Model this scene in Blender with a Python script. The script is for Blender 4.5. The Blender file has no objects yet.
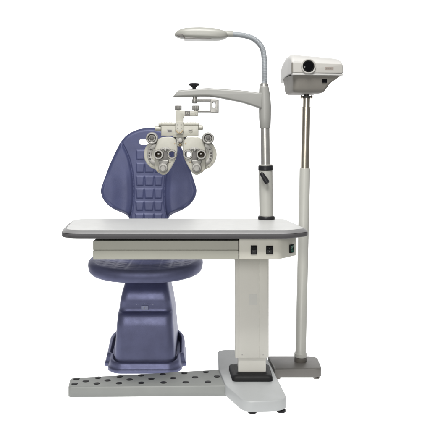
import bpy, bmesh, math
import numpy as np
from mathutils import Vector, Matrix

S = bpy.context.scene
COL = S.collection
F, HZ, CH, CD = 700.0, 135.0, 1.128, 2.8      # focal length (photo px), horizon row, camera height, camera distance


def P(px, py, Y):
    """photo pixel at a known distance Y from the camera -> world point"""
    return Vector(((px - 215) / F * Y, Y - CD, CH - (py - HZ) / F * Y))


def G(px, py, z):
    """photo pixel on a horizontal plane of known height -> world point"""
    Y = (CH - z) * F / (py - HZ)
    return Vector(((px - 215) / F * Y, Y - CD, z))


# ------------------------------------------------------------------ materials
def mat(name, col, rough=0.5, metal=0.0, spec=0.5, bump=0.0, bscale=600.0, vary=0.05, vscale=9.0, coat=0.0, rvary=0.08):
    m = bpy.data.materials.new(name)
    m.use_nodes = True
    nt = m.node_tree
    b = nt.nodes['Principled BSDF']
    tc = nt.nodes.new('ShaderNodeTexCoord')
    n1 = nt.nodes.new('ShaderNodeTexNoise')
    n1.inputs['Scale'].default_value = vscale
    n1.inputs['Detail'].default_value = 6
    nt.links.new(tc.outputs['Object'], n1.inputs['Vector'])
    mr = nt.nodes.new('ShaderNodeMapRange')
    mr.inputs['From Min'].default_value = 0.3
    mr.inputs['From Max'].default_value = 0.7
    mr.inputs['To Min'].default_value = 1 - vary
    mr.inputs['To Max'].default_value = 1 + vary
    nt.links.new(n1.outputs['Fac'], mr.inputs['Value'])
    vm = nt.nodes.new('ShaderNodeVectorMath')
    vm.operation = 'SCALE'
    vm.inputs[0].default_value = col
    nt.links.new(mr.outputs['Result'], vm.inputs['Scale'])
    nt.links.new(vm.outputs['Vector'], b.inputs['Base Color'])
    n2 = nt.nodes.new('ShaderNodeTexNoise')
    n2.inputs['Scale'].default_value = vscale * 2.7
    n2.inputs['Detail'].default_value = 4
    nt.links.new(tc.outputs['Object'], n2.inputs['Vector'])
    r2 = nt.nodes.new('ShaderNodeMapRange')
    r2.inputs['To Min'].default_value = max(0.02, rough - rvary)
    r2.inputs['To Max'].default_value = rough + rvary
    nt.links.new(n2.outputs['Fac'], r2.inputs['Value'])
    nt.links.new(r2.outputs['Result'], b.inputs['Roughness'])
    b.inputs['Metallic'].default_value = metal
    b.inputs['Specular IOR Level'].default_value = spec
    b.inputs['Coat Weight'].default_value = coat
    if bump:
        n3 = nt.nodes.new('ShaderNodeTexNoise')
        n3.inputs['Scale'].default_value = bscale
        n3.inputs['Detail'].default_value = 3
        nt.links.new(tc.outputs['Object'], n3.inputs['Vector'])
        bp = nt.nodes.new('ShaderNodeBump')
        bp.inputs['Strength'].default_value = bump
        bp.inputs['Distance'].default_value = 0.001
        nt.links.new(n3.outputs['Fac'], bp.inputs['Height'])
        nt.links.new(bp.outputs['Normal'], b.inputs['Normal'])
    return m


M = {}
M['laminate'] = mat('white_laminate', (.50, .505, .50), .42, spec=.35, bump=.04, vary=.015, bscale=900)
M['moulding'] = mat('grey_edge_moulding', (.195, .195, .198), .45, bump=.05, vary=.03)
M['band'] = mat('dark_edge_band', (.095, .092, .097), .5, bump=.05, vary=.04)
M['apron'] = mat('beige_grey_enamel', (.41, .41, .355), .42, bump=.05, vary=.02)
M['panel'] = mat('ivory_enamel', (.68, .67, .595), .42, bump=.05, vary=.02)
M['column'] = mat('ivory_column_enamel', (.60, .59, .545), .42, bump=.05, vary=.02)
M['base'] = mat('pale_grey_base_enamel', (.355, .368, .372), .45, bump=.10, bscale=420, vary=.03)
M['rest'] = mat('grey_green_footrest_enamel', (.200, .209, .200), .5, bump=.12, bscale=420, vary=.04)
M['rubber'] = mat('black_rubber', (.012, .012, .013), .55, spec=.2, bump=.1, vary=.1)
M['dark'] = mat('dark_void', (.015, .014, .013), .8)
M['black'] = mat('black_plastic', (.016, .016, .018), .38, spec=.2, vary=.1)
M['switch'] = mat('black_switch_plastic', (.012, .012, .013), .35, spec=.2)
M['green'] = mat('green_switch_plastic', (.012, .10, .065), .3, spec=.2)
M['mark'] = mat('pale_marking', (.32, .32, .31), .5)
M['tube'] = mat('ivory_tube_enamel', (.40, .40, .37), .38, bump=.04, vary=.02)
M['arm'] = mat('grey_arm_enamel', (.285, .285, .27), .42, bump=.06, vary=.02)
M['lampshell'] = mat('ivory_lamp_plastic', (.34, .34, .312), .42, vary=.02)
M['diffuser'] = mat('lamp_diffuser', (.30, .29, .275), .3)
M['goose'] = mat('grey_gooseneck_sleeve', (.27, .29, .31), .42, vary=.04)
M['silver'] = mat('brushed_silver', (.58, .57, .545), .34, metal=.85, vary=.06, vscale=30)
M['chrome'] = mat('warm_chrome', (.52, .48, .41), .36, metal=1.0, vary=.06, vscale=25)
M['stbase'] = mat('taupe_stand_base', (.132, .126, .117), .45, bump=.15, bscale=380, vary=.06)
M['stcollar'] = mat('taupe_collar', (.12, .112, .10), .45)
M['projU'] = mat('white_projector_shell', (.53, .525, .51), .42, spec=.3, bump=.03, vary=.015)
M['projL'] = mat('greige_shell_and_side_shade', (.205, .195, .175), .5, spec=.25, bump=.06, vary=.03)
M['projF'] = mat('ivory_projector_front', (.44, .43, .405), .4, bump=.03, vary=.015)
M['lensblack'] = mat('matt_black_bezel', (.004, .004, .004), .6, spec=.15)
M['glass'] = mat('lens_glass', (.002, .002, .003), .08, spec=.25, rvary=.01)
M['plaque'] = mat('brown_grey_plaque', (.30, .26, .235), .5)
M['eyeglass'] = mat('brown_eyepiece_glass', (.035, .026, .016), .12, spec=.5)
M['sticker'] = mat('white_sticker', (.56, .56, .53), .35, vary=.01)
M['cream'] = mat('cream_phoropter_enamel', (.40, .392, .34), .36, bump=.03, vary=.03, vscale=30)
M['nickel'] = mat('satin_nickel', (.27, .265, .25), .44, metal=.6, vary=.1, vscale=60)
M['steel'] = mat('dark_steel', (.10, .095, .09), .45, metal=.3, vary=.15, vscale=60)
M['brass'] = mat('dull_brass', (.28, .22, .14), .4, metal=.6, vary=.1, vscale=60)
M['blue'] = mat('blue_polyurethane', (.056, .064, .140), .46, metal=.12, spec=.35, bump=.35, bscale=300, vary=.10, vscale=12)
M['blueP'] = mat('blue_gloss_plastic', (.122, .130, .228), .43, metal=.6, spec=.5, bump=.30, bscale=300, vary=.10, vscale=14)
M['blueS'] = mat('blue_seat_polyurethane', (.115, .123, .215), .52, metal=.5, spec=.3, bump=.3, bscale=300, vary=.10, vscale=14)
M['emblem'] = mat('pale_blue_emblem', (.27, .29, .42), .4)


# ------------------------------------------------------------------ objects
WO = {}


def link(name, me, m, parent=None, bevel=0, seg=2, angle=38, origin=None, smooth=True):
    me.materials.clear()
    for k in (m if isinstance(m, (list, tuple)) else [m]):
        me.materials.append(M[k])
    n = len(me.vertices)
    co = np.empty(n * 3)
    me.vertices.foreach_get('co', co)
    co = co.reshape(-1, 3)
    c = Vector(((co.min(0) + co.max(0)) / 2).tolist()) if origin is None else Vector(origin)
    co -= np.array(c)
    me.vertices.foreach_set('co', co.ravel())
    if smooth:
        me.shade_smooth()
        me.set_sharp_from_angle(angle=math.radians(angle))
    me.name = name
    o = bpy.data.objects.new(name, me)
    COL.objects.link(o)
    WO[o] = c
    if parent is not None:
        o.parent = parent
        o.location = c - WO[parent]
    else:
        o.location = c
    if bevel:
        md = o.modifiers.new('bevel', 'BEVEL')
        md.width = bevel
        md.segments = seg
        md.limit_method = 'ANGLE'
        md.angle_limit = math.radians(35)
        md.harden_normals = False
    return o


def thing(name, label, cat, loc):
    o = bpy.data.objects.new(name, None)
    o.empty_display_size = .1
    COL.objects.link(o)
    o.location = loc
    WO[o] = Vector(loc)
    o['label'] = label
    o['category'] = cat
    return o


def to_mesh(bm):
    bmesh.ops.recalc_face_normals(bm, faces=bm.faces)
    me = bpy.data.meshes.new('m')
    bm.to_mesh(me)
    bm.free()
    return me


def join(*ms):
    bm = bmesh.new()
    for m in ms:
        bm.from_mesh(m)
        bpy.data.meshes.remove(m)
    me = bpy.data.meshes.new('m')
    bm.to_mesh(me)
    bm.free()
    return me


def box(x0, x1, y0, y1, z0, z1):
    bm = bmesh.new()
    v = [bm.verts.new((x, y, z)) for x in (x0, x1) for y in (y0, y1) for z in (z0, z1)]
    for f in ((0, 1, 3, 2), (4, 6, 7, 5), (0, 4, 5, 1), (2, 3, 7, 6), (0, 2, 6, 4), (1, 5, 7, 3)):
        bm.faces.new([v[i] for i in f])
    return to_mesh(bm)


def pbox(a, b, Yf, depth):
    """box whose front face spans photo pixels a..b at distance Yf"""
    p, q = P(a[0], a[1], Yf), P(b[0], b[1], Yf)
    return box(min(p.x, q.x), max(p.x, q.x), Yf - CD, Yf - CD + depth, min(p.z, q.z), max(p.z, q.z))


def loft(rings, cap0=True, cap1=True, closed=True):
    bm = bmesh.new()
    R = [[bm.verts.new(p) for p in r] for r in rings]
    n = len(R[0])
    for a, b in zip(R, R[1:]):
        for i in range(n if closed else n - 1):
            j = (i + 1) % n
            bm.faces.new((a[i], a[j], b[j], b[i]))
    if cap0:
        bm.faces.new(list(reversed(R[0])))
    if cap1:
        bm.faces.new(R[-1])
    return to_mesh(bm)


def frame(d):
    d = Vector(d).normalized()
    u = Vector((0, 0, 1)) if abs(d.z) < .9 else Vector((1, 0, 0))
    a = u.cross(d).normalized()
    return a, d.cross(a).normalized(), d


def lathe(c, d, prof, seg=40, cap=True):
    """profile [(radius, distance along d)] spun about the line c + t*d"""
    a, b, d = frame(d)
    c = Vector(c)
    rings = [[c + d * t + (a * math.cos(2 * math.pi * k / seg) + b * math.sin(2 * math.pi * k / seg)) * r for k in range(seg)] for r, t in prof]
    return loft(rings, cap, cap)


def ring(c, d, prof, seg=40):
    """closed profile spun about an axis: a tube with a bore"""
    a, b, d = frame(d)
    c = Vector(c)
    bm = bmesh.new()
    R = [[bm.verts.new(c + d * t + (a * math.cos(2 * math.pi * k / seg) + b * math.sin(2 * math.pi * k / seg)) * r) for k in range(seg)] for r, t in prof]
    for i in range(len(R)):
        p, q = R[i], R[(i + 1) % len(R)]
        for k in range(seg):
            bm.faces.new((p[k], p[(k + 1) % seg], q[(k + 1) % seg], q[k]))
    return to_mesh(bm)


def rod(p, q, r, seg=32, ch=.0015):
    p, q = Vector(p), Vector(q)
    L = (q - p).length
    return lathe(p, q - p, [(r - ch, 0), (r, ch), (r, L - ch), (r - ch, L)], seg)


def tube(path, rad, seg=24):
    pts = [Vector(p) for p in path]
    rs = rad if isinstance(rad, (list, tuple)) else [rad] * len(pts)
    rings = []
    a = None
    for i, p in enumerate(pts):
        t = (pts[min(i + 1, len(pts) - 1)] - pts[max(i - 1, 0)]).normalized()
        if a is None:
            a = frame(t)[0]
        a = (a - t * a.dot(t)).normalized()
        b = t.cross(a)
        rings.append([p + (a * math.cos(2 * math.pi * k / seg) + b * math.sin(2 * math.pi * k / seg)) * rs[i] for k in range(seg)])
    return loft(rings)


def catmull(pts, n=12):
    pts = [Vector(p) for p in pts]
    out = []
    for i in range(len(pts) - 1):
        p0, p1, p2, p3 = pts[max(i - 1, 0)], pts[i], pts[i + 1], pts[min(i + 2, len(pts) - 1)]
        for k in range(n):
            t = k / n
            out.append(.5 * ((2 * p1) + (p2 - p0) * t + (2 * p0 - 5 * p1 + 4 * p2 - p3) * t * t + (3 * p1 - p0 - 3 * p2 + p3) * t ** 3))
    out.append(pts[-1])
    return out


def resample(pts, step):
    pts = [Vector(p) for p in pts]
    acc = [0]
    for a, b in zip(pts, pts[1:]):
        acc.append(acc[-1] + (b - a).length)
    n = max(2, int(acc[-1] / step))
    out = []
    j = 0
    for k in range(n + 1):
        s = acc[-1] * k / n
        while j < len(acc) - 2 and acc[j + 1] < s:
            j += 1
        t = (s - acc[j]) / max(1e-9, acc[j + 1] - acc[j])
        out.append(pts[j].lerp(pts[j + 1], min(1, t)))
    return out


def fillet(pts, r, n=6):
    """round each corner of a closed 2-D polygon; r is one radius or a list"""
    out = []
    N = len(pts)
    for i in range(N):
        p = Vector(pts[i][:2])
        a = Vector(pts[i - 1][:2]) - p
        b = Vector(pts[(i + 1) % N][:2]) - p
        rr = r[i] if isinstance(r, (list, tuple)) else r
        k = min(rr, a.length * .48, b.length * .48)
        if k < 1e-5:
            out.append(p)
            continue
        s, e = p + a.normalized() * k, p + b.normalized() * k
        for j in range(n + 1):
            t = j / n
            out.append(s * (1 - t) ** 2 + p * 2 * t * (1 - t) + e * t * t)
    return out


def circle(cx, cy, r, n=40):
    return [Vector((cx + r * math.cos(2 * math.pi * k / n), cy + r * math.sin(2 * math.pi * k / n))) for k in range(n)]


def slab(outlines, th, bev=0.0, res=2):
    """2-D outlines (later ones are holes) -> solid of thickness th, centred on z = 0, rounded edges"""
    cu = bpy.data.curves.new('c', 'CURVE')
    cu.dimensions = '2D'
    cu.fill_mode = 'BOTH'
    for o in outlines:
        s = cu.splines.new('POLY')
        s.points.add(len(o) - 1)
        for k, p in enumerate(o):
            s.points[k].co = (p[0], p[1], 0, 1)
        s.use_cyclic_u = True
    cu.extrude = max(1e-4, th / 2 - bev)
    cu.bevel_depth = bev
    cu.bevel_resolution = res
    cu.offset = -bev
    ob = bpy.data.objects.new('c', cu)
    COL.objects.link(ob)
    dg = bpy.context.evaluated_depsgraph_get()
    dg.update()
    me = bpy.data.meshes.new_from_object(ob.evaluated_get(dg))
    bpy.data.objects.remove(ob)
    bpy.data.curves.remove(cu)
    bm = bmesh.new()
    bm.from_mesh(me)
    bmesh.ops.remove_doubles(bm, verts=bm.verts, dist=1e-5)
    bm.to_mesh(me)
    bm.free()
    return me


def hslab(outlines, z0, z1, bev=0.0, res=2):
    me = slab(outlines, z1 - z0, bev, res)
    me.transform(Matrix.Translation((0, 0, (z0 + z1) / 2)))
    return me


def vslab(outlines, y0, y1, bev=0.0, res=2):
    """outlines in (x, z)"""
    me = slab(outlines, y1 - y0, bev, res)
    me.transform(Matrix.Translation((0, (y0 + y1) / 2, 0)) @ Matrix.Rotation(math.pi / 2, 4, 'X'))
    return me


def pv(pxs, Yf, depth, bev, r=0, holes=()):
    """vertical slab from a photo outline whose front lies at Yf"""
    o = [(P(x, y, Yf).x, P(x, y, Yf).z) for x, y in pxs]
    o = fillet(o, r) if r else [Vector(p) for p in o]
    return vslab([o] + list(holes), Yf - CD, Yf - CD + depth, bev)


def text(body, size, loc, depth=.0006):
    cu = bpy.data.curves.new('t', 'FONT')
    cu.body = body
    cu.size = size
    cu.extrude = depth
    cu.align_x = 'CENTER'
    cu.align_y = 'CENTER'
    ob = bpy.data.objects.new('t', cu)
    COL.objects.link(ob)
    dg = bpy.context.evaluated_depsgraph_get()
    dg.update()
    me = bpy.data.meshes.new_from_object(ob.evaluated_get(dg))
    bpy.data.objects.remove(ob)
    bpy.data.curves.remove(cu)
    me.transform(Matrix.Translation(loc) @ Matrix.Rotation(math.pi / 2, 4, 'X'))
    return me


def interp(x, xs, ys):
    return float(np.interp(x, xs, ys))


# ================================================================== SETTING: added white acrylic sweep, lit through from unseen lamps to whiten the ground
prof = [(-.25, 0), (.5, 0), (1.3, 0), (1.7, 0), (2.1, 0), (2.4, 0)]
for k in range(1, 17):
    a = k / 16 * math.pi / 2
    prof.append((2.4 + 1.6 * math.sin(a), 1.6 - 1.6 * math.cos(a)))
prof.append((4.0, 3.8))
sw = loft([[(sg * interp(y, [-.25, 1.3, 2.1, 4.0], [1.35, 1.95, 3.4, 4.4]), y, z) for y, z in prof] for sg in (-1, 1)], False, False, False)
mm = bpy.data.materials.new('white_acrylic_sweep')
mm.use_nodes = True
nt = mm.node_tree
for n in list(nt.nodes):
    nt.nodes.remove(n)
out = nt.nodes.new('ShaderNodeOutputMaterial')
mix = nt.nodes.new('ShaderNodeMixShader')
mix.inputs[0].default_value = .12
tr = nt.nodes.new('ShaderNodeBsdfTranslucent')
tr.inputs['Color'].default_value = (.95, .95, .95, 1)
df = nt.nodes.new('ShaderNodeBsdfDiffuse')
df.inputs['Color'].default_value = (.9, .9, .9, 1)
nt.links.new(tr.outputs[0], mix.inputs[1])
nt.links.new(df.outputs[0], mix.inputs[2])
nt.links.new(mix.outputs[0], out.inputs['Surface'])
M['sweep'] = mm
o = link('backdrop', sw, 'sweep', angle=60)
o['kind'] = 'structure'

# ================================================================== INSTRUMENT TABLE
tb = thing('instrument_table', 'ivory examination table with grey lip on a single column, black studded footrest and pole arm', 'table', (.16, .30, 0))

# --- table top
OUT = [(-.626, 0.0), (-.637, .40), (.322, .42), (.387, .068), (.300, 0.0)]
OUT = [(-.623, 0.0), (-.660, .418), (.325, .418), (.386, .066), (.304, 0.0)]
RAD = [.085, .11, .05, .03, .03]


def inset(poly, d):
    n = len(poly)
    res = []
    area = sum(poly[i - 1][0] * poly[i][1] - poly[i][0] * poly[i - 1][1] for i in range(n))
    sg = 1 if area > 0 else -1
    for i in range(n):
        p0, p1, p2 = Vector(poly[i - 1]), Vector(poly[i]), Vector(poly[(i + 1) % n])
        e1, e2 = (p1 - p0).normalized(), (p2 - p1).normalized()
        n1, n2 = Vector((-e1.y, e1.x)) * sg, Vector((-e2.y, e2.x)) * sg
        k = (n1 + n2).normalized()
        res.append(tuple(p1 + k * d / max(.3, k.dot(n1))))
    return res


def ring3(d, z, extra=0):
    return [(p.x, p.y, z) for p in fillet(inset(OUT, d), [max(.01, r - d * .5) for r in RAD], 10)]


ZT = .746
top = loft([ring3(.0175, ZT - .020), ring3(.0175, ZT - .001), ring3(.0185, ZT)])
top = link('tabletop', top, 'laminate', tb, angle=30)
mould = loft([ring3(.030, .731), ring3(.0015, .731), ring3(.0, .7325), ring3(.003, .7365), ring3(.0145, .7445), ring3(.0165, .7452), ring3(.0172, .744), ring3(.0172, .733)], False, False)
link('edge_moulding', mould, 'moulding', top, angle=50)
band = loft([ring3(.05, .7136), ring3(.003, .7136), ring3(.0, .7165), ring3(.0, .7292), ring3(.002, .7308), ring3(.04, .7308)], True, True)
link('edge_band', band, 'band', top, angle=50)

# --- drawer and its dark slot
dz0, dz1, gz = .6245, .6985, .661
xl, xr = -.494, .0945
hs = join(box(xl + .006, xr - .002, .075, .35, .628, .7136))
link('drawer_housing', hs, 'dark', tb)
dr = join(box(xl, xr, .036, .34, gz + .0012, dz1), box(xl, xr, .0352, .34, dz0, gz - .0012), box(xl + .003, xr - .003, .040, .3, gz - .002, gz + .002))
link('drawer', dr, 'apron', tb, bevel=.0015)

# --- switch panel with its angled right end
pp = [(.0985, .040), (.2637, .040), (.344, .134), (.335, .36), (.0985, .36)]
pan = hslab([fillet(pp, [.002, .02, .02, .01, .002])], .6245, .7134, .0015)
pan = link('control_panel', pan, 'panel', tb, angle=30)


def rocker(px, py, Y, hw, hh, yaw, m):
    c = P(px, py, Y)
    R = Matrix.Translation(c) @ Matrix.Rotation(yaw, 4, 'Z')
    be = vslab([fillet([(-hw, -hh), (hw, -hh), (hw, hh), (-hw, hh)], .002), fillet([(-hw * .72, -hh * .78), (hw * .72, -hh * .78), (hw * .72, hh * .78), (-hw * .72, hh * .78)], .0008)], -.0035, .004, .0008)
    be.transform(R)
    be = link('rocker_switch', be, 'switch', pan)
    a, b = hw * .70, hh * .76
    w = loft([[(-a, -.0045, -b), (a, -.0045, -b), (a, .003, -b), (-a, .003, -b)],
              [(-a, -.0015, .0), (a, -.0015, .0), (a, .003, .0), (-a, .003, .0)],
              [(-a, -.0065, b), (a, -.0065, b), (a, .003, b), (-a, .003, b)]])
    w.transform(R)
    link('rocker', w, m, be, angle=20)
    k = join(box(-.0006, .0006, -.0048, -.003, hh * .22, hh * .5), ring((0, -.0034, -hh * .40), (0, 1, 0), [(.0022, 0), (.0022, .001), (.0014, .001), (.0014, 0)], 20))
    k.transform(R)
    link('switch_marking', k, 'mark', be)


rocker(253.9, 249.9, 2.84, .0132, .0185, 0, 'switch')
rocker(269.6, 249.9, 2.84, .0142, .0175, 0, 'switch')
rocker(291.4, 248.6, 2.898, .0125, .0175, math.atan2(.094, .080), 'green')

# --- column
cf = 3.07 - CD
colp = fillet([(.0886, cf + .004), (.0925, cf), (.105, cf), (.1058, cf + .0012), (.1066, cf), (.192, cf), (.193, cf + .0015), (.194, cf), (.229, cf), (.236, cf + .007), (.236, cf + .105), (.229, cf + .112), (.095, cf + .112), (.0886, cf + .105)], .0006, 2)
cm = link('column', hslab([colp], .1505, .712, .0006, 1), 'column', tb, angle=25)
inn = hslab([fillet([(.1015, cf + .009), (.2245, cf + .009), (.2245, cf + .10), (.1015, cf + .10)], .008)], .056, .158, .0)
link('inner_column', inn, 'column', tb)
lab = pbox((248.7, 294.2), (257, 305), 3.0697, .0006)
link('rating_sticker', lab, 'sticker', cm)
for sx in (242.3, 263.2):
    c = P(sx, 354.6, 3.07)
    link('screw', lathe((c.x, c.y + .001, c.z), (0, -1, 0), [(.0030, 0), (.0030, .0016), (.002, .0024)], 16), 'silver', cm)

# --- boot
bb = [(.076, 3.041 - CD), (.252, 3.041 - CD), (.249, 3.215 - CD), (.062, 3.215 - CD)]


def bring(d, z, r=.018):
    return [(p.x, p.y, z) for p in fillet(inset(bb, d), r, 6)]


link('rubber_boot', loft([bring(0, .0565), bring(0, .070), bring(.004, .0765), bring(.010, .080), bring(.016, .0815), bring(.020, .0815), bring(.024, .086), bring(.032, .087)]), 'rubber', tb, angle=50)

# --- floor base
BP = [(.012, 3.497 - CD), (.240, 3.492 - CD), (.297, 2.832 - CD), (.118, 2.812 - CD), (.046, 2.992 - CD), (.0185, 3.19 - CD)]
BP[0] = (.0100, 3.50 - CD)
BR = [.06, .05, .06, .045, .02, .03]


def basering(d, z):
    return [(p.x, p.y, z) for p in fillet(inset(BP, d), BR, 8)]


base = link('base_plate', loft([basering(.004, .0115), basering(0, .014), basering(0, .050), basering(.0018, .0545), basering(.005, .056)]), 'base', tb, angle=50)
for px, py in ((252.6, 414.6), (281.6, 413.8)):
    c = G(px, py, 0)
    link('levelling_foot', lathe((c.x, c.y + .022, 0), (0, 0, 1), [(.017, 0), (.0185, .002), (.0185, .008), (.012, .0095), (.012, .013)], 28), 'rubber', base)
for x, y in ((.05, .655), (.21, .655)):
    link('levelling_foot', lathe((x, y, 0), (0, 0, 1), [(.017, 0), (.0185, .002), (.0185, .008), (.012, .0095), (.012, .013)], 28), 'rubber', base)

# --- footrest
FZ = .049
f1, f2 = G(68.2, 387.0, FZ), G(227.5, 385.6, FZ)
f3, f4 = G(219.0, 369.2, FZ), G(70.3, 377.9, FZ)
FP = [(f1.x, f1.y), (f2.x + .004, f2.y), (f3.x + .012, f3.y), (f4.x, f4.y)]


def frr(d, z):
    return [(p.x, p.y, z) for p in fillet(inset(FP, d), [.014, .001, .001, .018], 6)]


fr = link('footrest', loft([frr(.003, .004), frr(0, .007), frr(0, FZ - .005), frr(.0018, FZ - .0012), frr(.005, FZ)]), 'rest', tb, angle=50)
rowsp = [((76.5, 378.9), (206, 371.9), 7), ((85.8, 381.2), (217, 376.4), 7), ((74.6, 383.9), (208, 381.9), 7)]
studm = None
for a, b, n in rowsp:
    for k in range(n):
        c = G(a[0] + (b[0] - a[0]) * k / (n - 1), a[1] + (b[1] - a[1]) * k / (n - 1), FZ)
        st = lathe((c.x, c.y, FZ - .003), (0, 0, 1), [(.0142, 0), (.0142, .0034), (.0132, .0042), (.006, .0046)], 24)
        link('rubber_stud', st, 'rubber', fr)

# --- support pole (leans slightly to the left, as in the photo)
PY = 3.175


def pole(z):
    return Vector((.2330 - .0043 * (z - .746) / .3, PY - CD, z))


def seg(z0, z1, r, ch=.001):
    return rod(pole(z0), pole(z1), r, 40, ch)


sp = link('support_pole', seg(.7462, .9945, .0312), 'tube', tb)
link('bottom_collar', join(lathe(pole(.7462), (0, 0, 1), [(.0372, 0), (.0385, .003), (.0385, .009), (.036, .0135), (.033, .0155)], 40)), 'black', sp)
link('top_collar', lathe(pole(.9670), (0, 0, 1), [(.0318, 0), (.0335, .002), (.0335, .020), (.031, .0235), (.021, .0245)], 40), 'black', sp)
link('inner_tube', seg(.985, 1.19, .0205), 'silver', sp)
a, b = P(261.6, 173.6, PY - .043), P(267.2, 182.4, PY - .047)
lev = tube([a + (a - b) * .12, a, a.lerp(b, .3), a.lerp(b, .6), b, b + (b - a) * .1], [.004, .0088, .0098, .0112, .0118, .006], 20)
m0 = P(265.2, 179.5, PY)
link('clamp_lever', join(lev, rod((m0.x, m0.y - .048, m0.z), (m0.x, m0.y - .028, m0.z), .009)), 'black', sp)

# --- arm
AY = PY - .026
arm_px = [(172.6, 96.8), (175.4, 93.4), (178.1, 90.3), (185, 89.7), (193.3, 89.1), (201, 88.3), (208.4, 88.0), (215, 88.3), (222, 89.0), (230, 89.4), (240, 90.1), (250, 91.2), (257, 92.3), (263, 92.6),
          (263, 109.0), (258.4, 107.6), (251, 105.2), (244, 102.9), (237, 101.3), (230, 99.9), (220, 97.8), (209.5, 96.4), (200, 96.3), (193, 96.6), (182, 96.9)]
arm = link('support_arm', pv(arm_px, AY, .052, .009), 'arm', tb, angle=50)
c = [P(x, y, PY) for x, y in ((265.2, 128.3), (265.15, 127.3), (265.0, 118), (265.0, 107), (264.6, 97), (264.0, 88.0), (263.9, 86.3), (263.9, 85.9))]
link('arm_sleeve', tube(c, [.0225, .0245, .0268, .0275, .0265, .0215, .0205, .018], 40), 'arm', arm, angle=50)
k0 = P(194.1, 88.6, PY)
stem = lathe(k0, (0, 0, 1), [(.008, -.004), (.008, .004), (.012, .008), (.017, .0125), (.017, .0155)], 28)
star = []
for k in range(72):
    an = 2 * math.pi * k / 72
    star.append((k0.x + (.0185 + .0038 * math.cos(6 * an)) * math.cos(an), k0.y + (.0185 + .0038 * math.cos(6 * an)) * math.sin(an)))
link('clamp_knob', join(stem, hslab([star], k0.z + .013, k0.z + .0245, .004, 3)), 'black', arm, angle=50)

# ================================================================== READING LAMP
g0 = P(264.0, 86, PY)
lp = thing('reading_lamp', 'ivory gooseneck lamp curving left above the grey support arm', 'lamp', g0)
link('socket', lathe((g0.x, g0.y, P(0, 86.2, PY).z), (0, 0, 1), [(.0185, 0), (.0185, .006), (.0175, .012), (.015, .0135)], 36), 'silver', lp)
neckpx = [(264.0, 84.5), (264.9, 78), (264.7, 68), (264.2, 59), (263.1, 51), (260, 44.6), (253.8, 39.0), (245.2, 35.8), (236, 34.6), (229.5, 34.2)]
path = resample(catmull([P(x, y, PY) for x, y in neckpx], 14), .0011)
rad = [.0121 + .00055 * math.sin(2 * math.pi * i / 4.0) for i in range(len(path))]
link('gooseneck', tube(path, rad, 24), 'goose', lp, angle=80)
j0, j1 = P(233.2, 34.5, PY), P(224, 33.8, PY)
link('joint', lathe(j0, j1 - j0, [(.0125, 0), (.0136, .002), (.0136, .026), (.0142, .030), (.0142, .041)], 32), 'lampshell', lp)
# shell: sections along its length
secs = []
tops = [(174.4, 34.9, 35.2), (175.0, 33.6, 36.1), (177, 31.7, 37.3), (181, 29.4, 38.4), (186, 28.4, 39.1), (192, 27.9, 39.5), (200, 27.7, 39.9), (208, 28.0, 40.2), (215, 28.7, 40.4), (220, 29.8, 40.2), (224, 31.1, 39.3), (226.6, 32.6, 37.9), (228.0, 33.8, 36.2)]
for x, t, b in tops:
    zt, zb = P(0, t, PY).z, P(0, b, PY).z
    X = P(x, 0, PY).x
    u = (x - 174.4) / 53.6
    hw = .050 * min(1, (max(0, 1 - (2 * u - 1) ** 4)) ** .55 + .05)
    rg = []
    for k in range(36):
        an = 2 * math.pi * k / 36
        cs, sn = math.cos(an), math.sin(an)
        yy = math.copysign(abs(cs) ** .75, cs) * hw
        zz = (zt + zb) / 2 + (math.copysign(abs(sn) ** (.8 if sn > 0 else .45), sn)) * (zt - zb) / 2
        rg.append((X, PY - CD + yy, zz))
    secs.append(rg)
sh = link('lamp_head', loft(secs), 'lampshell', lp, angle=60)
zb = P(0, 40.0, PY).z
dx0, dx1 = P(184, 0, PY).x, P(212, 0, PY).x
dfz = hslab([fillet([(dx0, PY - CD - .038), (dx1, PY - CD - .038), (dx1, PY - CD + .038), (dx0, PY - CD + .038)], .008)], zb + .0005, zb + .012, .002)
link('diffuser', dfz, 'diffuser', sh)
ex0 = P(177.0, 0, PY).x
link('end_vent', vslab([[(ex0, P(0, 37.2, PY).z), (ex0 + .006, P(0, 35.9, PY).z), (ex0 + .028, P(0, 35.6, PY).z), (ex0 + .034, P(0, 38.8, PY).z), (ex0 + .020, P(0, 38.6, PY).z)]], PY - CD - .049, PY - CD - .02, .002), 'steel', sh)

# ================================================================== PHOROPTER
VY = 3.165
ph = thing('phoropter', 'cream twin lens phoropter hanging from the grey arm in front of the blue chair back', 'phoropter', P(180, 137, VY))
yc = VY - CD
c = P(194.7, 96.5, VY)
link('mounting_stud', lathe((c.x, yc, c.z), (0, 0, -1), [(.0095, 0), (.0095, .012), (.011, .013), (.0115, .015), (.0115, .029), (.010, .0315)], 30), 'nickel', ph)
lk = []
for y in (100.4, 111.2):
    lk.append(rod(P(197, y, VY), P(212, y, VY), .0058))
lk.append(rod(P(197, 100.4, VY) + Vector((0, .014, 0)), P(212, 100.4, VY) + Vector((0, .014, 0)), .0035))
link('link_rod', lk[0], 'nickel', ph)
link('link_rod', lk[1], 'nickel', ph)
link('link_rod', lk[2], 'nickel', ph)
br_o = [(P(x, y, VY - .02).x, P(x, y, VY - .02).z) for x, y in ((210.4, 98.8), (218.7, 99.4), (218.7, 112.6), (210.4, 112.4))]
hx, hz = P(214, 105, VY - .02).x, P(214, 105, VY - .02).z
slot = fillet([(hx - .007, hz - .012), (hx + .007, hz - .012), (hx + .007, hz + .012), (hx - .007, hz + .012)], .007, 8)
link('link_bracket', vslab([fillet(br_o, .003), slot], yc - .02, yc + .02, .0015), 'nickel', ph)


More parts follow.
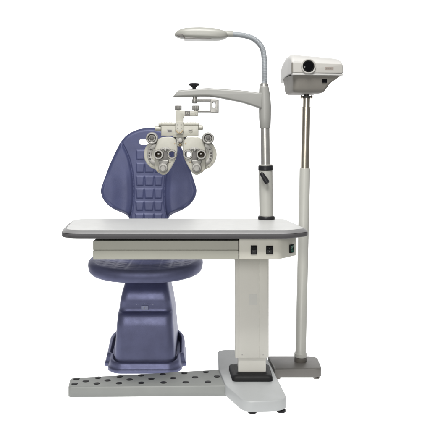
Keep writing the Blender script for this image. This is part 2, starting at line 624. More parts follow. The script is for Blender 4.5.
def knob(name, px, ytop, ybot, r, m, par, ribs=28):
    a, b = P(px, ytop, VY), P(px, ybot, VY)
    pr = []
    for k in range(ribs * 4):
        an = 2 * math.pi * k / (ribs * 4)
        rr = r + (.0006 if k % 4 < 2 else -.0002)
        pr.append((a.x + rr * math.cos(an), yc + rr * math.sin(an)))
    return link(name, join(hslab([pr], b.z + .003, a.z, .0012), lathe((a.x, yc, b.z - .004), (0, 0, 1), [(r * .6, 0), (r * .6, .008)], 24)), m, par)


L = [(175.4, 110.4), (197.9, 110.8), (197.9, 116.1), (184.6, 116.1), (183.2, 117.6), (183.0, 125), (175.4, 125)]
hb = link('hanger_bracket', pv(L, VY - .012, .024, .0025, .003), 'cream', ph)
knob('thumb_knob', 178.3, 105.6, 110.4, .0145, 'nickel', hb)
knob('thumb_knob', 195.6, 105.6, 110.6, .0145, 'nickel', hb)
hp = link('marking_plate', pbox((184.8, 111.0), (190.0, 115.8), VY - .0132, .0015), 'steel', hb)
c = P(187.4, 113.1, VY - .0136)
link('plate_lettering', text('12', .016, c), 'cream', hp)
link('plate_stripe', pbox((185.3, 114.9), (189.6, 115.3), VY - .0138, .0008), 'brass', hp)
c = P(196.4, 114.4, VY - .0125)
link('screw', lathe((c.x, c.y, c.z), (0, -1, 0), [(.004, 0), (.004, .001), (.003, .0018)], 16), 'nickel', hb)

# crossbar with rollers, end knobs, level
cb = link('crossbar', join(pv([(161.2, 126.0), (198.4, 126.0), (198.4, 136.0), (187.5, 136.0), (186.5, 137.2), (173.4, 137.2), (172.4, 136.0), (161.2, 136.0)], VY - .018, .036, .0022, .002)), 'cream', ph)
for x0, x1 in ((158.6, 175.2), (183.6, 198.8)):
    a, b = P(x0, 124.3, VY - .008), P(x1, 124.3, VY - .008)
    n = 40
    pts = [a.lerp(b, i / n) for i in range(n + 1)]
    link('adjusting_roller', tube(pts, [.0086 + (.0007 if (i // 2) % 2 and 6 < i < 34 else 0) - (.002 if i in (0, n) else 0) for i in range(n + 1)], 24), 'cream', cb)
for x0, x1, y in ((155.2, 161.2, 128.6), (198.4, 202.9, 127.6)):
    link('end_knob', rod(P(x0, y, VY), P(x1, y, VY), .0112, 30, .002), 'cream', cb)
link('slot_plate', join(pbox((166.9, 129.5), (172.2, 132.7), VY - .0186, .001)), 'nickel', cb)
link('slot_plate', pbox((167.6, 130.2), (171.6, 132.1), VY - .0192, .001), 'steel', cb)
c = P(190.6, 130.6, VY - .018)
link('level_window', lathe(c, (0, -1, 0), [(.0105, 0), (.0105, .001), (.0095, .0016)], 30), 'cream', cb)
link('level_pointer', box(c.x - .0055, c.x + .0055, c.y - .0024, c.y - .0010, c.z - .0016, c.z + .0022), 'steel', cb)
cbk = link('center_block', join(pv([(175.4, 121.6), (183.2, 121.6), (184.0, 129.5), (182.5, 134.5), (176.6, 134.5), (175.0, 129.5)], VY - .026, .03, .0025, .004)), 'cream', cb)
cc = P(179.5, 130.2, VY - .027)
half = []
for k in range(25):
    an = math.pi + math.pi * k / 24
    half.append((cc.x + .0150 * math.cos(an), cc.z + .0150 * math.sin(an)))
for k in range(25):
    an = 2 * math.pi - math.pi * k / 24
    half.append((cc.x + .0105 * math.cos(an), cc.z + .0105 * math.sin(an)))
link('level_scale', vslab([half], cc.y - .001, cc.y + .002, .0004), 'brass', cbk)
for dx, yy in ((-1.6, 124.8), (1.6, 124.8), (-1.6, 128.3), (1.6, 128.3), (0, 132.4)):
    q = P(179.5 + dx, yy, VY - .0262)
    link('screw', lathe(q, (0, -1, 0), [(.0024, 0), (.0024, .0008), (.0018, .0014)], 14), 'steel', cbk)
for x0 in (173.7, 183.9):
    link('pivot', pbox((x0, 136.8), (x0 + 2.5, 141.0), VY - .012, .02), 'black', cb, bevel=.001)
link('pivot_bracket', pv([(176.4, 136.8), (183.6, 136.8), (183.2, 146.4), (176.8, 146.4)], VY - .012, .022, .002, .002), 'cream', cb)
q = P(180.3, 140.2, VY - .012)
link('vertex_knob', lathe(q, (0, -1, 0), [(.011, 0), (.0125, .002), (.0125, .010), (.010, .013), (.006, .0135)], 30), 'nickel', cb)
q = P(180.2, 144.6, VY - .012)
link('vertex_window', lathe(q, (0, -1, 0), [(.0075, 0), (.0075, .002), (.006, .003)], 24), 'brass', cb)

# lens housings
HYF = VY - .030


def mir(s, x):
    return 180 + s * (x - 180)


def face_outline(s):
    pts = [(157.0, 140.4), (160.5, 137.4), (168, 136.6), (173.5, 137.2), (176.2, 140.5), (177.2, 146), (177.2, 152), (176.0, 158), (173.3, 164), (169.8, 170), (166.8, 174.0), (163.2, 175.2), (159.0, 173.4), (155.6, 170.4), (154.2, 165.8), (154.6, 161.0), (155.2, 156.0), (154.8, 150.0), (155.4, 145.0)]
    pts = [(P(mir(s, x), y, HYF).x, P(0, y, HYF).z) for x, y in pts]
    return fillet(pts, .012, 4)


for s in (1, -1):
    ax, tx, ay = mir(s, 172.0), mir(s, 158.7), 154.4
    A, T = P(ax, ay, HYF), P(tx, ay, HYF)
    ho = circle(A.x, A.z, .0180)
    hou = link('lens_housing', vslab([face_outline(s), ho], HYF - CD, HYF - CD + .020, .0045, 3), 'cream', ph, angle=50)
    D = P(mir(s, 159.0), 154.6, HYF)
    A2 = P(ax, ay, HYF + .03)
    dsc = link('lens_disc', vslab([circle(D.x, D.z, .0700, 72), circle(A2.x, A2.z, .0200)], HYF - CD + .0205, HYF - CD + .052, .004, 3), 'cream', hou, angle=50)
    # graduated scale ring on the disc rim
    arc = []
    a0, a1 = (math.radians(108), math.radians(252)) if s == 1 else (math.radians(72), math.radians(-72))
    for k in range(41):
        an = a0 + (a1 - a0) * k / 40
        arc.append((D.x + .054 * math.cos(an), D.z + .054 * math.sin(an)))
    for k in range(41):
        an = a1 + (a0 - a1) * k / 40
        arc.append((D.x + .0355 * math.cos(an), D.z + .0355 * math.sin(an)))
    link('power_scale', vslab([arc], HYF - CD + .0170, HYF - CD + .0215, .0008), 'nickel', dsc)
    for an in (150, 172, 187, 205):
        an = math.radians(an if s == 1 else 180 - an)
        q = (D.x + .045 * math.cos(an), HYF - CD + .0172, D.z + .045 * math.sin(an))
        link('scale_mark', lathe(q, (0, -1, 0), [(.0042, 0), (.0042, .0012), (.003, .002)], 12), 'steel', dsc)
    for an in (128, 222, 238):
        an = math.radians(an if s == 1 else 180 - an)
        q = (D.x + .062 * math.cos(an), HYF - CD + .0212, D.z + .062 * math.sin(an))
        link('screw', lathe(q, (0, -1, 0), [(.0028, 0), (.0028, .001), (.002, .0016)], 12), 'nickel', dsc)
    # crescent, pillar between the eyepieces, cross cylinder housing
    mx = (ax + tx) / 2
    C0 = P(mx, 155.0, HYF)
    cres = []
    for k in range(33):
        an = math.radians(48 + 84 * k / 32)
        cres.append((C0.x + .0365 * math.cos(an), C0.z + .0365 * math.sin(an)))
    for k in range(33):
        an = math.radians(132 - 84 * k / 32)
        cres.append((C0.x + .0235 * math.cos(an), C0.z + .0235 * math.sin(an)))
    link('axis_scale', vslab([cres], HYF - CD - .0030, HYF - CD + .002, .0008), 'nickel', hou)
    ins = []
    for k in range(33):
        an = math.radians(50 + 80 * k / 32)
        ins.append((C0.x + .0290 * math.cos(an), C0.z + .0290 * math.sin(an)))
    for k in range(33):
        an = math.radians(130 - 80 * k / 32)
        ins.append((C0.x + .0255 * math.cos(an), C0.z + .0255 * math.sin(an)))
    link('axis_groove', vslab([ins], HYF - CD - .0042, HYF - CD - .001, .0004), 'steel', hou)
    pil = [(mx - 1.5, 149.5), (mx + 1.5, 149.5), (mx + 2.6, 156), (mx + 3.6, 162.5), (mx - 3.4, 162.5), (mx - 2.6, 156)]
    link('loupe_arm', pv(pil, HYF - .007, .008, .0018, .003), 'steel', hou)
    q = P(mx, 149.8, HYF - .006)
    link('axis_pointer', lathe(q, (0, -1, 0), [(.0075, 0), (.0075, .003), (.004, .006)], 20), 'nickel', hou)
    # aperture ring and eyepiece tube
    link('aperture_ring', ring((A.x, HYF - CD, A.z), (0, -1, 0), [(.0215, -.004), (.0215, .005), (.0195, .0075), (.0150, .0075), (.0132, .005), (.0132, -.012), (.0160, -.012), (.0160, -.004)], 44), 'nickel', hou)
    tbm = ring((T.x, HYF - CD, T.z), (0, -1, 0), [(.0200, -.002), (.0200, .006), (.0215, .007), (.0215, .022), (.0205, .025), (.0155, .025), (.0140, .022), (.0140, -.002)], 44)
    ep = link('eyepiece', tbm, 'nickel', hou)
    link('eyepiece_lens', lathe((T.x, HYF - CD - .003, T.z), (0, -1, 0), [(.0138, 0), (.0138, .003), (.010, .0052), (.004, .006)], 36), 'eyeglass', ep)
    # lower knob
    B = P(mir(s, 163.3), 167.6, HYF)
    pr = [(B.x + (.0205 + (.0006 if k % 4 < 2 else -.0004)) * math.cos(2 * math.pi * k / 144), B.z + (.0205 + (.0006 if k % 4 < 2 else -.0004)) * math.sin(2 * math.pi * k / 144)) for k in range(144)]
    lk_ = link('cylinder_knob', vslab([pr], HYF - CD - .018, HYF - CD + .002, .002), 'nickel', hou)
    link('knob_cap', lathe((B.x, HYF - CD - .017, B.z - .002), (0, -1, 0), [(.0145, 0), (.0145, .004), (.0125, .0065), (.0115, .0065), (.0105, .0052), (.004, .0052)], 36), 'nickel', lk_)
    link('knob_bridge', pv([(mir(s, 163.3) - 5.2, 160.4), (mir(s, 163.3) + 5.2, 160.4), (mir(s, 163.3) + 3.6, 164.6), (mir(s, 163.3) - 3.6, 164.6)], HYF - .010, .011, .002, .004), 'nickel', hou)
    # upper outer knob
    K = P(mir(s, 151.9), 138.2, HYF)
    pr = [(K.x + (.0262 + (.0007 if k % 4 < 2 else -.0005)) * math.cos(2 * math.pi * k / 176), K.z + (.0262 + (.0007 if k % 4 < 2 else -.0005)) * math.sin(2 * math.pi * k / 176)) for k in range(176)]
    kk = link('dial_knob', vslab([pr, circle(K.x, K.z, .0175)], HYF - CD - .012, HYF - CD + .030, .0025), 'nickel', hou)
    link('dial_face', lathe((K.x, HYF - CD + .006, K.z), (0, -1, 0), [(.0178, 0), (.0178, .008), (.0145, .012), (.0130, .012), (.0120, .0105), (.004, .0105)], 36), 'nickel', kk)
    link('dial_recess', lathe((K.x, HYF - CD - .0035, K.z), (0, -1, 0), [(.0115, 0), (.0115, .0022), (.009, .0034)], 6), 'steel', kk)
    for x, y in ((170.0, 162.0), (158.0, 171.0), (174.6, 143.5)):
        q = P(mir(s, x), y, HYF)
        link('screw', lathe(q, (0, -1, 0), [(.0030, -.001), (.0030, .0010), (.002, .0018)], 14), 'brass', hou)

# ================================================================== EXAMINATION CHAIR
chx = -.340
ch = thing('examination_chair', 'blue padded chair on a moulded pedestal behind the ivory table', 'chair', (chx, .75, 0))
BY = 3.68
sc = BY / F
# --- backrest : rows of a shaped sheet, front and back
hy = [127.9, 128.1, 128.5, 129.2, 131.9, 136, 142.3, 152.8, 164.6, 180, 187, 191, 196.7, 201, 205, 208, 210.7, 212.5, 214, 217, 225, 252]
hw = [0.8, 5.0, 8.2, 11.3, 18.3, 24.4, 29.4, 34.5, 39.5, 44.8, 47.1, 47.6, 46.2, 43.6, 39.8, 35.7, 30.6, 26, 22.6, 19.6, 17.8, 17.0]
ctr = 149.2
ys = [127.9 + .25 * k for k in range(10)]
while ys[-1] < 252:
    ys.append(ys[-1] + min(.62, .3 + .03 * (len(ys) - 9)))
ys = np.array(ys)
HW = np.interp(ys, hy, hw)
kern = np.ones(5) / 5
HWs = np.convolve(np.pad(HW, 2, mode='edge'), kern, 'valid')
HWs[:8] = HW[:8]
NC = 230
u = np.sin(np.linspace(-1, 1, NC + 1) * math.pi / 2 * .82) / math.sin(math.pi / 2 * .82)
XX = u[None, :] * HWs[:, None]
YY = np.repeat(ys[:, None], NC + 1, 1)
poly = np.concatenate([np.stack([HWs, ys], 1), np.stack([-HWs[::-1], ys[::-1]], 1)])
seg0, seg1 = poly, np.roll(poly, -1, 0)
pts = np.stack([XX.ravel(), YY.ravel()], 1)
dist = np.full(len(pts), 1e9)
for a, b in zip(seg0, seg1):
    ab = b - a
    L2 = (ab ** 2).sum()
    t = np.clip(((pts - a) @ ab) / max(L2, 1e-9), 0, 1)
    dd = np.hypot(*(pts - a - t[:, None] * ab).T)
    dist = np.minimum(dist, dd)
dist[np.isclose(np.abs(pts[:, 0]), np.interp(pts[:, 1], ys, HWs), atol=1e-6)] = 0
dist = dist.reshape(XX.shape)


def sstep(x, a, b):
    t = np.clip((x - a) / (b - a), 0, 1)
    return t * t * (3 - 2 * t)


# groove curve that parts the spine from the side wings
gx = np.interp(ys, [127, 134, 142, 150, 160, 173.5, 185, 195, 205, 217, 252], [34, 31, 28.2, 23.6, 19.6, 16.7, 15.6, 15.3, 15.8, 18.4, 18.4])
kern9 = np.ones(13) / 13
gx = np.convolve(np.pad(gx, 6, mode='edge'), kern9, 'valid')
gd = (np.abs(XX) - gx[:, None])
wing = sstep(gd, -.3, 2.4)
hgt = -1.0 * np.exp(-(gd / .85) ** 2) + wing * (1.15 - .055 * np.clip(gd, 0, 30)) - sstep(gd, 4, 26) * sstep(YY, 160, 208) * 1.6 + 1.6 * sstep(YY, 158, 180) * sstep(gd, 0, 7) * (1 - sstep(gd, 9, 24))
pads = np.zeros_like(XX)
for r, (y0, y1, tp) in enumerate([(150.3, 159.6, .25), (163.0, 172.4, .45), (175.8, 185.4, .8), (188.4, 198.0, .8), (201.0, 209.8, .8), (213.0, 221.5, .6)]):
    for cx, w in ((-8.9, 4.1), (.2, 4.8), (9.3, 4.1)):
        f_ = (YY - y0) / (y1 - y0)
        half_ = w - tp * f_ * 1.1
        m_ = np.minimum(np.minimum(YY - y0, y1 - YY), half_ - np.abs(XX - cx))
        pads = np.maximum(pads, sstep(m_, -.35, .75))
hgt = hgt + pads * .75
Rr = 4.2
dn = np.clip(dist / Rr, 0, 1)
th = np.sqrt(np.clip(1 - (1 - dn) ** 2, 0, 1))
nr = len(ys)
wx = XX * sc + (ctr - 215) * sc
wz = CH - (YY - HZ) * sc
lean = (wz - .80) * .13 + .0
wrap = -(np.abs(XX) / 47.0) ** 2 * .030
base_y = BY - CD + lean + wrap
yf = base_y - th * .020 - sstep(dist, .6, 3.2) * hgt * sc * .95
yb = base_y + th * .014
bm = bmesh.new()
VF = [[bm.verts.new((wx[i, j], yf[i, j], wz[i, j])) for j in range(NC + 1)] for i in range(nr)]
VB = [[None] * (NC + 1) for _ in range(nr)]
for i in range(nr):
    for j in range(NC + 1):
        edge = j in (0, NC) or i in (0, nr - 1)
        VB[i][j] = VF[i][j] if edge else bm.verts.new((wx[i, j], yb[i, j], wz[i, j]))
for i in range(nr - 1):
    for j in range(NC):
        bm.faces.new((VF[i][j], VF[i + 1][j], VF[i + 1][j + 1], VF[i][j + 1]))
        q = (VB[i][j], VB[i][j + 1], VB[i + 1][j + 1], VB[i + 1][j])
        try:
            bm.faces.new(q)
        except ValueError:
            pass
bk = to_mesh(bm)
# carrying slot
q0, q1 = P(138.4, 138.8, BY), P(160, 145.0, BY)
slo = fillet([(q0.x, q1.z), (q1.x, q1.z), (q1.x, q0.z), (q0.x, q0.z)], .016, 8)
cut = vslab([slo], BY - CD - .12, BY - CD + .25)
co_ = bpy.data.objects.new('cut', cut)
bo_ = bpy.data.objects.new('bk', bk)
COL.objects.link(co_)
COL.objects.link(bo_)
md = bo_.modifiers.new('b', 'BOOLEAN')
md.object = co_
md.operation = 'DIFFERENCE'
md.solver = 'EXACT'
dg = bpy.context.evaluated_depsgraph_get()
dg.update()
bk2 = bpy.data.meshes.new_from_object(bo_.evaluated_get(dg))
for o_ in (co_, bo_):
    bpy.data.objects.remove(o_)
link('backrest', bk2, 'blue', ch, angle=60)
# rear bracket joining backrest and seat
bkt = [(0, .90, .30), (0, .925, .42), (0, .93, .52), (0, .93, .66), (0, .945, .80)]
rings = []
for (_, y, z), w in zip([(0, .62, .452), (0, .80, .452), (0, .895, .462), (0, .935, .50), (0, .940, .60), (0, .955, .78)], (.075, .07, .065, .06, .055, .045)):
    rings.append((y, z, w))
pth = []
for i, (y, z, w) in enumerate(rings):
    y0, z0, _ = rings[max(i - 1, 0)]
    y1, z1, _ = rings[min(i + 1, len(rings) - 1)]
    t = Vector((0, y1 - y0, z1 - z0)).normalized()
    n_ = Vector((0, -t.z, t.y)) * .007
    c_ = Vector((chx - .004, y, z))
    pth.append([c_ + Vector((-w, 0, 0)) + n_, c_ + Vector((w, 0, 0)) + n_, c_ + Vector((w, 0, 0)) - n_, c_ + Vector((-w, 0, 0)) - n_])
link('back_bracket', loft(pth), 'blueP', ch, bevel=.003)

# --- seat
sx, sy0, sy1 = -.3315, 3.135 - CD, 3.62 - CD
hwid, hdep = .2730, (sy1 - sy0) / 2
scy = (sy0 + sy1) / 2
NS = 220


def seat_pt(a, k):
    c_, s_ = math.cos(a), math.sin(a)
    e = .70 if s_ < 0 else .55
    x = math.copysign(abs(c_) ** e, c_) * hwid
    y = math.copysign(abs(s_) ** (e + .12), s_) * hdep
    if s_ > 0:
        x *= 1 - .12 * s_
    return x * k, y * k


ZS = .5215
prof_s = [(.55, .4665), (.80, .4635), (.90, .4630), (.945, .4665), (.975, .4735), (.992, .483), (1.0, .493), (.997, .503), (.985, .512), (.965, .5185), (.94, .5225), (.91, .5235)]
kk_ = .905
while kk_ > .02:
    prof_s.append((kk_, ZS))
    kk_ -= .011
rings = []
for k, z in prof_s:
    rg = []
    for i in range(NS):
        a = 2 * math.pi * i / NS
        x, y = seat_pt(a, k)
        zz = z
        up = (x / hwid) ** 2 * .020 * (1 if z > .49 else .55) - max(0, -(y / hdep)) ** 3 * .006
        if z >= .52:
            dish = -.010 * max(0, 1 - (x / .2) ** 2 - (y / .2) ** 2)
            pd = 0
            if k < .90:
                cu_, cv_ = (x + .0) / .052, (y + hdep * .87) / .052
                fu, fv = abs((cu_ + .5) % 1 - .5), abs((cv_ + .5) % 1 - .5)
                m_ = min(.5 - fu, .5 - fv)
                m_ = .5 - max(fu * 1.0, fv * 1.0)
                t = min(1, max(0, (m_ - .03) / .16))
                pd = t * t * (3 - 2 * t) * .0014 * min(1, (.90 - k) / .03)
                if abs(x) > .215:
                    pd *= max(0, 1 - (abs(x) - .215) / .01)
            zz = z + dish + pd
        rg.append((sx + x, scy + y, zz + up))
    rings.append(rg)
link('seat', loft(rings), 'blueS', ch, angle=60)

# --- pedestal
PX = -.3375


def rrect(hw_, y0, y1, r0, r1, z, n=8, xo=0):
    pts_ = fillet([(-hw_, y0), (hw_, y0), (hw_, y1), (-hw_, y1)], [r0, r0, r1, r1], n)
    return [(PX + xo + p.x, p.y, z) for p in pts_]


yy = lambda Y: Y - CD
pedprof = [(.146, 3.338, .040, .046), (.1445, 3.340, .10, .046), (.1400, 3.343, .170, .044), (.1365, 3.3445, .212, .042), (.1358, 3.3456, .2200, .042), (.1352, 3.3470, .2270, .042), (.1347, 3.3488, .2340, .042), (.1342, 3.3510, .2410, .042), (.1338, 3.3534, .2480, .042), (.1334, 3.3563, .2550, .042), (.1330, 3.3600, .2615, .042), (.1323, 3.367, .2685, .042), (.1318, 3.376, .2715, .041), (.131, 3.384, .2745, .040), (.130, 3.387, .280, .040), (.128, 3.386, .297, .040), (.1255, 3.3835, .315, .040), (.1240, 3.3825, .325, .040), (.1228, 3.3830, .332, .040), (.1212, 3.3842, .339, .040), (.1195, 3.3860, .347, .040), (.1178, 3.3884, .355, .040), (.1160, 3.3914, .363, .040), (.1140, 3.3953, .371, .040), (.112, 3.4005, .379, .040), (.1085, 3.413, .394, .040), (.105, 3.425, .42, .04), (.103, 3.436, .468, .04)]
rings = [rrect(a, yy(b), yy(3.73 - (c_ - .04) * .25), r, .05, c_) for a, b, c_, r in pedprof]
pd_ = link('pedestal', loft(rings), 'blueP', ch, angle=50)
# raised front panel edge and emblem
e0 = P(144.6, 308.0, 3.3905)
em = pv([(141.2, 305.8), (148.2, 305.8), (148.2, 310.2), (141.2, 310.2)], 3.3822, .003, .0004, .002)
em = link('emblem', em, 'emblem', pd_)
gl = tube([P(142.8, 309.2, 3.3818), P(144.2, 308.9, 3.3818), P(144.8, 307.2, 3.3818), P(146.8, 306.8, 3.3818)], .0011, 8)
link('emblem_mark', gl, 'mark', em)
dots = []
for k in range(9):
    x = 136.4 + k * 2.05
    y = 304.6 - .9 * (1 - ((k - 4) / 4) ** 2)
    q = P(x, y, 3.3825)
    dots.append(box(q.x - .0030, q.x + .0030, q.y, q.y + .002, q.z - .0010, q.z + .0010))
link('emblem_lettering', join(*dots), 'emblem', pd_)
# --- base shroud
BPL = [(-.135, 3.303), (.135, 3.303), (.197, 3.375), (.200, 3.64), (.150, 3.745), (-.150, 3.745), (-.200, 3.64), (-.197, 3.375)]
BPL = [(-.135, 3.303), (.135, 3.303), (.176, 3.345), (.182, 3.408), (.199, 3.414), (.202, 3.64), (.152, 3.745), (-.152, 3.745), (-.202, 3.64), (-.199, 3.414), (-.182, 3.408), (-.176, 3.345)]
BPL = [(x, y - CD) for x, y in BPL]
bcx = -.3430


def shr(d, z0, tilt):
    rg = []
    for p in fillet(inset(BPL, d), [.03, .03, .03, .008, .008, .04, .04, .04, .04, .008, .008, .03], 6):
        yaw = -.045 * (p.y - .7)
        rg.append((bcx + p.x + yaw, p.y, z0 + tilt * max(0, (p.y - (3.303 - CD)) / .44)))
    return rg


shroud = loft([shr(.004, 0, 0), shr(0, .003, 0), shr(0, .0150, .006), shr(.0015, .0175, .010), shr(.0045, .0190, .014), shr(.0060, .021, .022), shr(.0085, .029, .048), shr(.0112, .0400, .060), shr(.015, .0445, .062), shr(.022, .0450, .062), shr(.0265, .0425, .062), shr(.029, .036, .056), shr(.034, .033, .036), shr(.07, .033, .03)])
bs = link('pedestal_base', shroud, 'blueP', ch, angle=50)
for px, py in ((117.0, 350.4), (143.6, 362.6), (172.6, 349.6)):
    q = G(px, py, .040)
    link('screw', lathe((q.x, q.y, .034), (0, 0, 1), [(.0045, 0), (.0045, .008), (.003, .0095)], 16), 'silver', bs)

# ================================================================== PROJECTOR STAND
SY = 3.33
st = thing('projector_stand', 'slim ivory and chrome pole stand on a flat taupe base right of the table', 'stand', (.40, SY - CD, 0))
SB = [(.274, 3.222 - CD), (.494, 3.222 - CD), (.497, 3.412 - CD), (.2575, 3.412 - CD)]


def sbr(d, z):
    return [(p.x, p.y, z) for p in fillet(inset(SB, d), [.003, .035, .045, .003], 8)]


sbm = link('base_plate', loft([sbr(.004, .011), sbr(0, .014), sbr(0, .045), sbr(.002, .0495), sbr(.0055, .0515)]), 'stbase', st, angle=50)
for x, y in ((.470, 3.245), (.470, 3.39), (.29, 3.245), (.28, 3.39)):
    link('levelling_foot', lathe((x, y - CD, 0), (0, 0, 1), [(.013, 0), (.0145, .002), (.0145, .008), (.010, .0095), (.010, .013)], 24), 'stcollar', sbm)


def sp_(z):
    return Vector((.4065 + .0232 * (z - .05), SY - CD, z))


sd = sp_(1) - sp_(0)
link('foot_collar', lathe(sp_(.0512), sd, [(.0285, 0), (.029, .002), (.029, .020), (.027, .022)], 40), 'stcollar', st)
ot = link('outer_tube', lathe(sp_(.073), sd, [(.0268, 0), (.0300, .002), (.0300, .017), (.0262, .0205), (.0252, .022), (.0252, .8945), (.0240, .897), (.0205, .897)], 44), 'tube', st)
link('inner_tube', lathe(sp_(.965), sd, [(.0195, 0), (.0195, .2905), (.0206, .2915), (.0206, .2955), (.0165, .2965), (.0165, .338)], 40), 'chrome', st)
c = sp_(1.309)
link('clamp_screw', join(rod(c + Vector((-.026, 0, 0)), c + Vector((.026, 0, 0)), .0048), rod(c + Vector((-.028, 0, 0)), c + Vector((-.021, 0, 0)), .008), rod(c + Vector((.021, 0, 0)), c + Vector((.028, 0, 0)), .008)), 'chrome', st)
link('swivel_head', lathe(sp_(1.302), sd, [(.0185, 0), (.0185, .010), (.012, .013), (.012, .0255)], 32), 'steel', st)

# ================================================================== CHART PROJECTOR
cp = sp_(1.328)
pj = thing('chart_projector', 'white chart projector with round black lens on top of the pole stand', 'projector', cp)
FY = 3.185       # front face distance
XL, XR = P(290.6, 0, FY).x, P(343.4, 0, FY).x
xc = (XL + XR) / 2
hwp = (XR - XL) / 2
DP = .315
zs = P(0, 73.7, FY).z         # seam
yaw = math.radians(-6.5)
RP = Matrix.Translation((XR, FY - CD, 0)) @ Matrix.Rotation(-yaw, 4, 'Z') @ Matrix.Translation((-XR, -(FY - CD), 0))


def pl(name, me, m, par, **k):
    me.transform(RP)
    return link(name, me, m, par, **k)


yF = FY - CD
# upper shell : sections from front to back, each a rounded rectangle in x,z
rings = []
ztF = P(0, 57.6, FY).z
for t, zt, zb, dx, rt in [(.000, 1.458, zs + .006, .006, .010), (.0015, 1.463, zs + .003, .003, .012), (.004, 1.468, zs + .001, .0012, .014), (.012, 1.477, zs, 0, .017), (.030, 1.488, zs, 0, .020), (.055, 1.496, zs, .0, .024), (.09, 1.501, zs, .001, .028), (.14, 1.501, zs - .002, .002, .032), (.19, 1.495, zs - .006, .004, .036), (.235, 1.481, zs - .012, .003, .038), (.27, 1.460, zs - .018, .006, .036), (.295, 1.436, zs - .022, .011, .028), (.310, 1.414, zs - .023, .018, .018), (.315, 1.402, zs - .019, .026, .010)]:
    pts_ = fillet([(XL + dx, zb), (XR - dx, zb), (XR - dx, zt), (XL + dx, zt)], [.004, .004, rt, rt], 8)
    # the top is lower towards the right-hand side
    rings.append([(p.x, yF + t, p.y - max(0, (p.y - zs)) / (zt - zs + 1e-6) * .016 * max(0, (p.x - xc) / hwp + .15) * (1 if t < .25 else .5)) for p in pts_])
upm = loft(rings)
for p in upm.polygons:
    p.material_index = 1 if p.normal.x < -.72 else 0  # left-facing faces take the darker greige: side shade put into the colour
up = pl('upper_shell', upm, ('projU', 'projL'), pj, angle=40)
# front plate (ivory band) and lens barrel
fz0, fz1 = P(0, 73.0, FY).z, P(0, 63.2, FY).z
fp = vslab([fillet([(XL + .007, fz0), (XR - .004, fz0), (XR - .005, fz1 - .004), (XL + .007, fz1)], [.004, .006, .008, .004])], yF - .0025, yF + .004, .0012)
fp = pl('front_plate', fp, 'projF', up)
lc = P(307.5, 66.9, FY)
pl('lens_barrel', ring((lc.x, yF - .006, lc.z), (0, -1, 0), [(.0340, -.012), (.0340, .001), (.0325, .003), (.0285, .003), (.0262, .000), (.0258, -.012)], 56), 'projF', up)
lens = [(.0262, 0), (.0262, .0048), (.0222, .0048), (.0205, .0030), (.0205, .0020)]
pl('lens_bezel', lathe((lc.x, yF - .0030, lc.z), (0, -1, 0), lens, 48), 'lensblack', up)
dome = [(.0206 * (1 - k / 10), .0022 + .0030 * (1 - (1 - k / 10) ** 2)) for k in range(10)]
pl('lens', lathe((lc.x, yF - .0030, lc.z), (0, -1, 0), dome + [(.0006, .0052)], 48), 'glass', up)
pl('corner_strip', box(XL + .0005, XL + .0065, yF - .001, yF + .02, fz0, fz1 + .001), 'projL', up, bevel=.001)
pq = pl('name_plaque', pbox((324.8, 67.2), (333.2, 69.9), FY - .0034, .0015), 'plaque', up)
strokes = []
for k in range(7):
    x = 325.8 + k * 1.08
    a, b = P(x, 67.9, FY - .004), P(x + .5, 69.2, FY - .004)
    strokes.append(box(a.x, b.x, a.y, a.y + .001, b.z, a.z))
pl('plaque_lettering', join(*strokes), 'projL', pq)
# seam lip under the front
pl('seam_lip', vslab([fillet([(XL + .004, zs - .008), (XR - .002, zs - .008), (XR - .001, zs - .001), (XL + .004, zs - .001)], .003)], yF - .0015, yF + .02, .0015), 'projU', up)

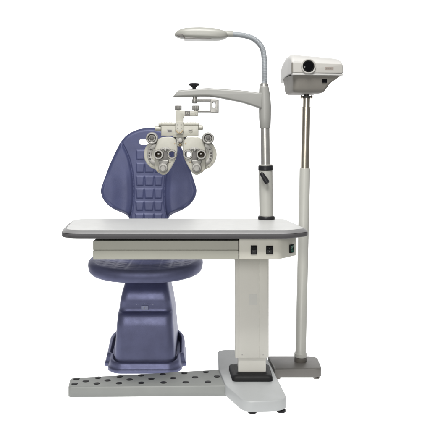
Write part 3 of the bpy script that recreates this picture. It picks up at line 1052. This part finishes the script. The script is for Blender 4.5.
# lower shell : rings from the seam down; narrows to the right and to the front
lowr = []
for z, x0, x1, y0, y1 in [(zs - .0055, .010, .005, .004, .262), (zs - .012, .011, .012, .007, .258), (zs - .022, .012, .026, .010, .252), (zs - .034, .013, .043, .013, .245), (zs - .044, .014, .056, .015, .240), (zs - .054, .014, .063, .017, .235), (zs - .066, .014, .070, .020, .230), (zs - .076, .015, .077, .023, .225), (zs - .083, .018, .084, .028, .220), (zs - .0865, .024, .092, .034, .212)]:
    pts_ = fillet([(XL + x0, yF + y0), (XR - x1, yF + y0), (XR - x1, yF + y1), (XL + x0, yF + y1)], [.030, .016, .03, .03], 8)
    lowr.append([(p.x, p.y, z) for p in pts_])
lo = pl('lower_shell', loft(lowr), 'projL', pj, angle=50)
q = P(324.3, 80.9, FY + .012)
pl('sensor_window', box(q.x - .0115, q.x + .0115, q.y - .0015, q.y + .01, q.z - .009, q.z + .009), 'glass', lo, bevel=.001)
fl = []
for k in range(8):
    a = P(303.5 + k * 1.7, 80.9, FY + .0135)
    fl.append(box(a.x, a.x + .003, a.y - .001, a.y + .004, a.z - .0018, a.z + .0018))
pl('shell_lettering', join(*fl), 'plaque', lo)

# ================================================================== CAMERA, LIGHT
cam = bpy.data.cameras.new('camera')
cam.sensor_width = 36
cam.lens = 36 * F / 430
cam.shift_y = -(215 - HZ) / 430
cam.clip_end = 100
co = bpy.data.objects.new('camera', cam)
COL.objects.link(co)
co.location = (0, -CD, CH)
co.rotation_euler = (math.pi / 2, 0, 0)
S.camera = co

W = bpy.data.worlds.new('World')
S.world = W
W.use_nodes = True
nt = W.node_tree
bg = nt.nodes['Background']
bg.inputs['Color'].default_value = (1, .99, .97, 1)
bg.inputs['Strength'].default_value = .22


def softbox(name, loc, aim, size, power, col=(1, 1, 1)):
    l = bpy.data.lights.new(name, 'AREA')
    l.shape = 'ELLIPSE' if name == 'front_softbox' else 'RECTANGLE'
    l.size, l.size_y = size
    l.energy = power
    l.color = col
    o_ = bpy.data.objects.new(name, l)
    COL.objects.link(o_)
    o_.location = loc
    o_.rotation_euler = (Vector(aim) - Vector(loc)).to_track_quat('-Z', 'Y').to_euler()


softbox('front_softbox', (-.5, -3.1, 1.55), (-.05, .4, .6), (1.3, 1.1), 49, (1, .985, .955))
softbox('overhead_softbox', (-.2, -2.1, 5.0), (0, .3, .6), (2.0, 1.4), 280, (1, .99, .97))
# unseen lamps added behind and below the translucent sweep to turn it white
softbox('added_underlight', (0, .625, -.2), (0, .625, 1), (2.8, 1.75), 24.5)
softbox('added_underlight', (0, 2.75, -.25), (0, 2.75, 1), (6.0, 2.5), 72)
softbox('added_backlight', (0, 4.3, 1.8), (0, 0, 1.8), (8.6, 3.9), 163)

S.view_settings.view_transform = 'Standard'
S.view_settings.look = 'None'
S.view_settings.exposure = 0
S.view_settings.gamma = 1
S.cycles.max_bounces = 8
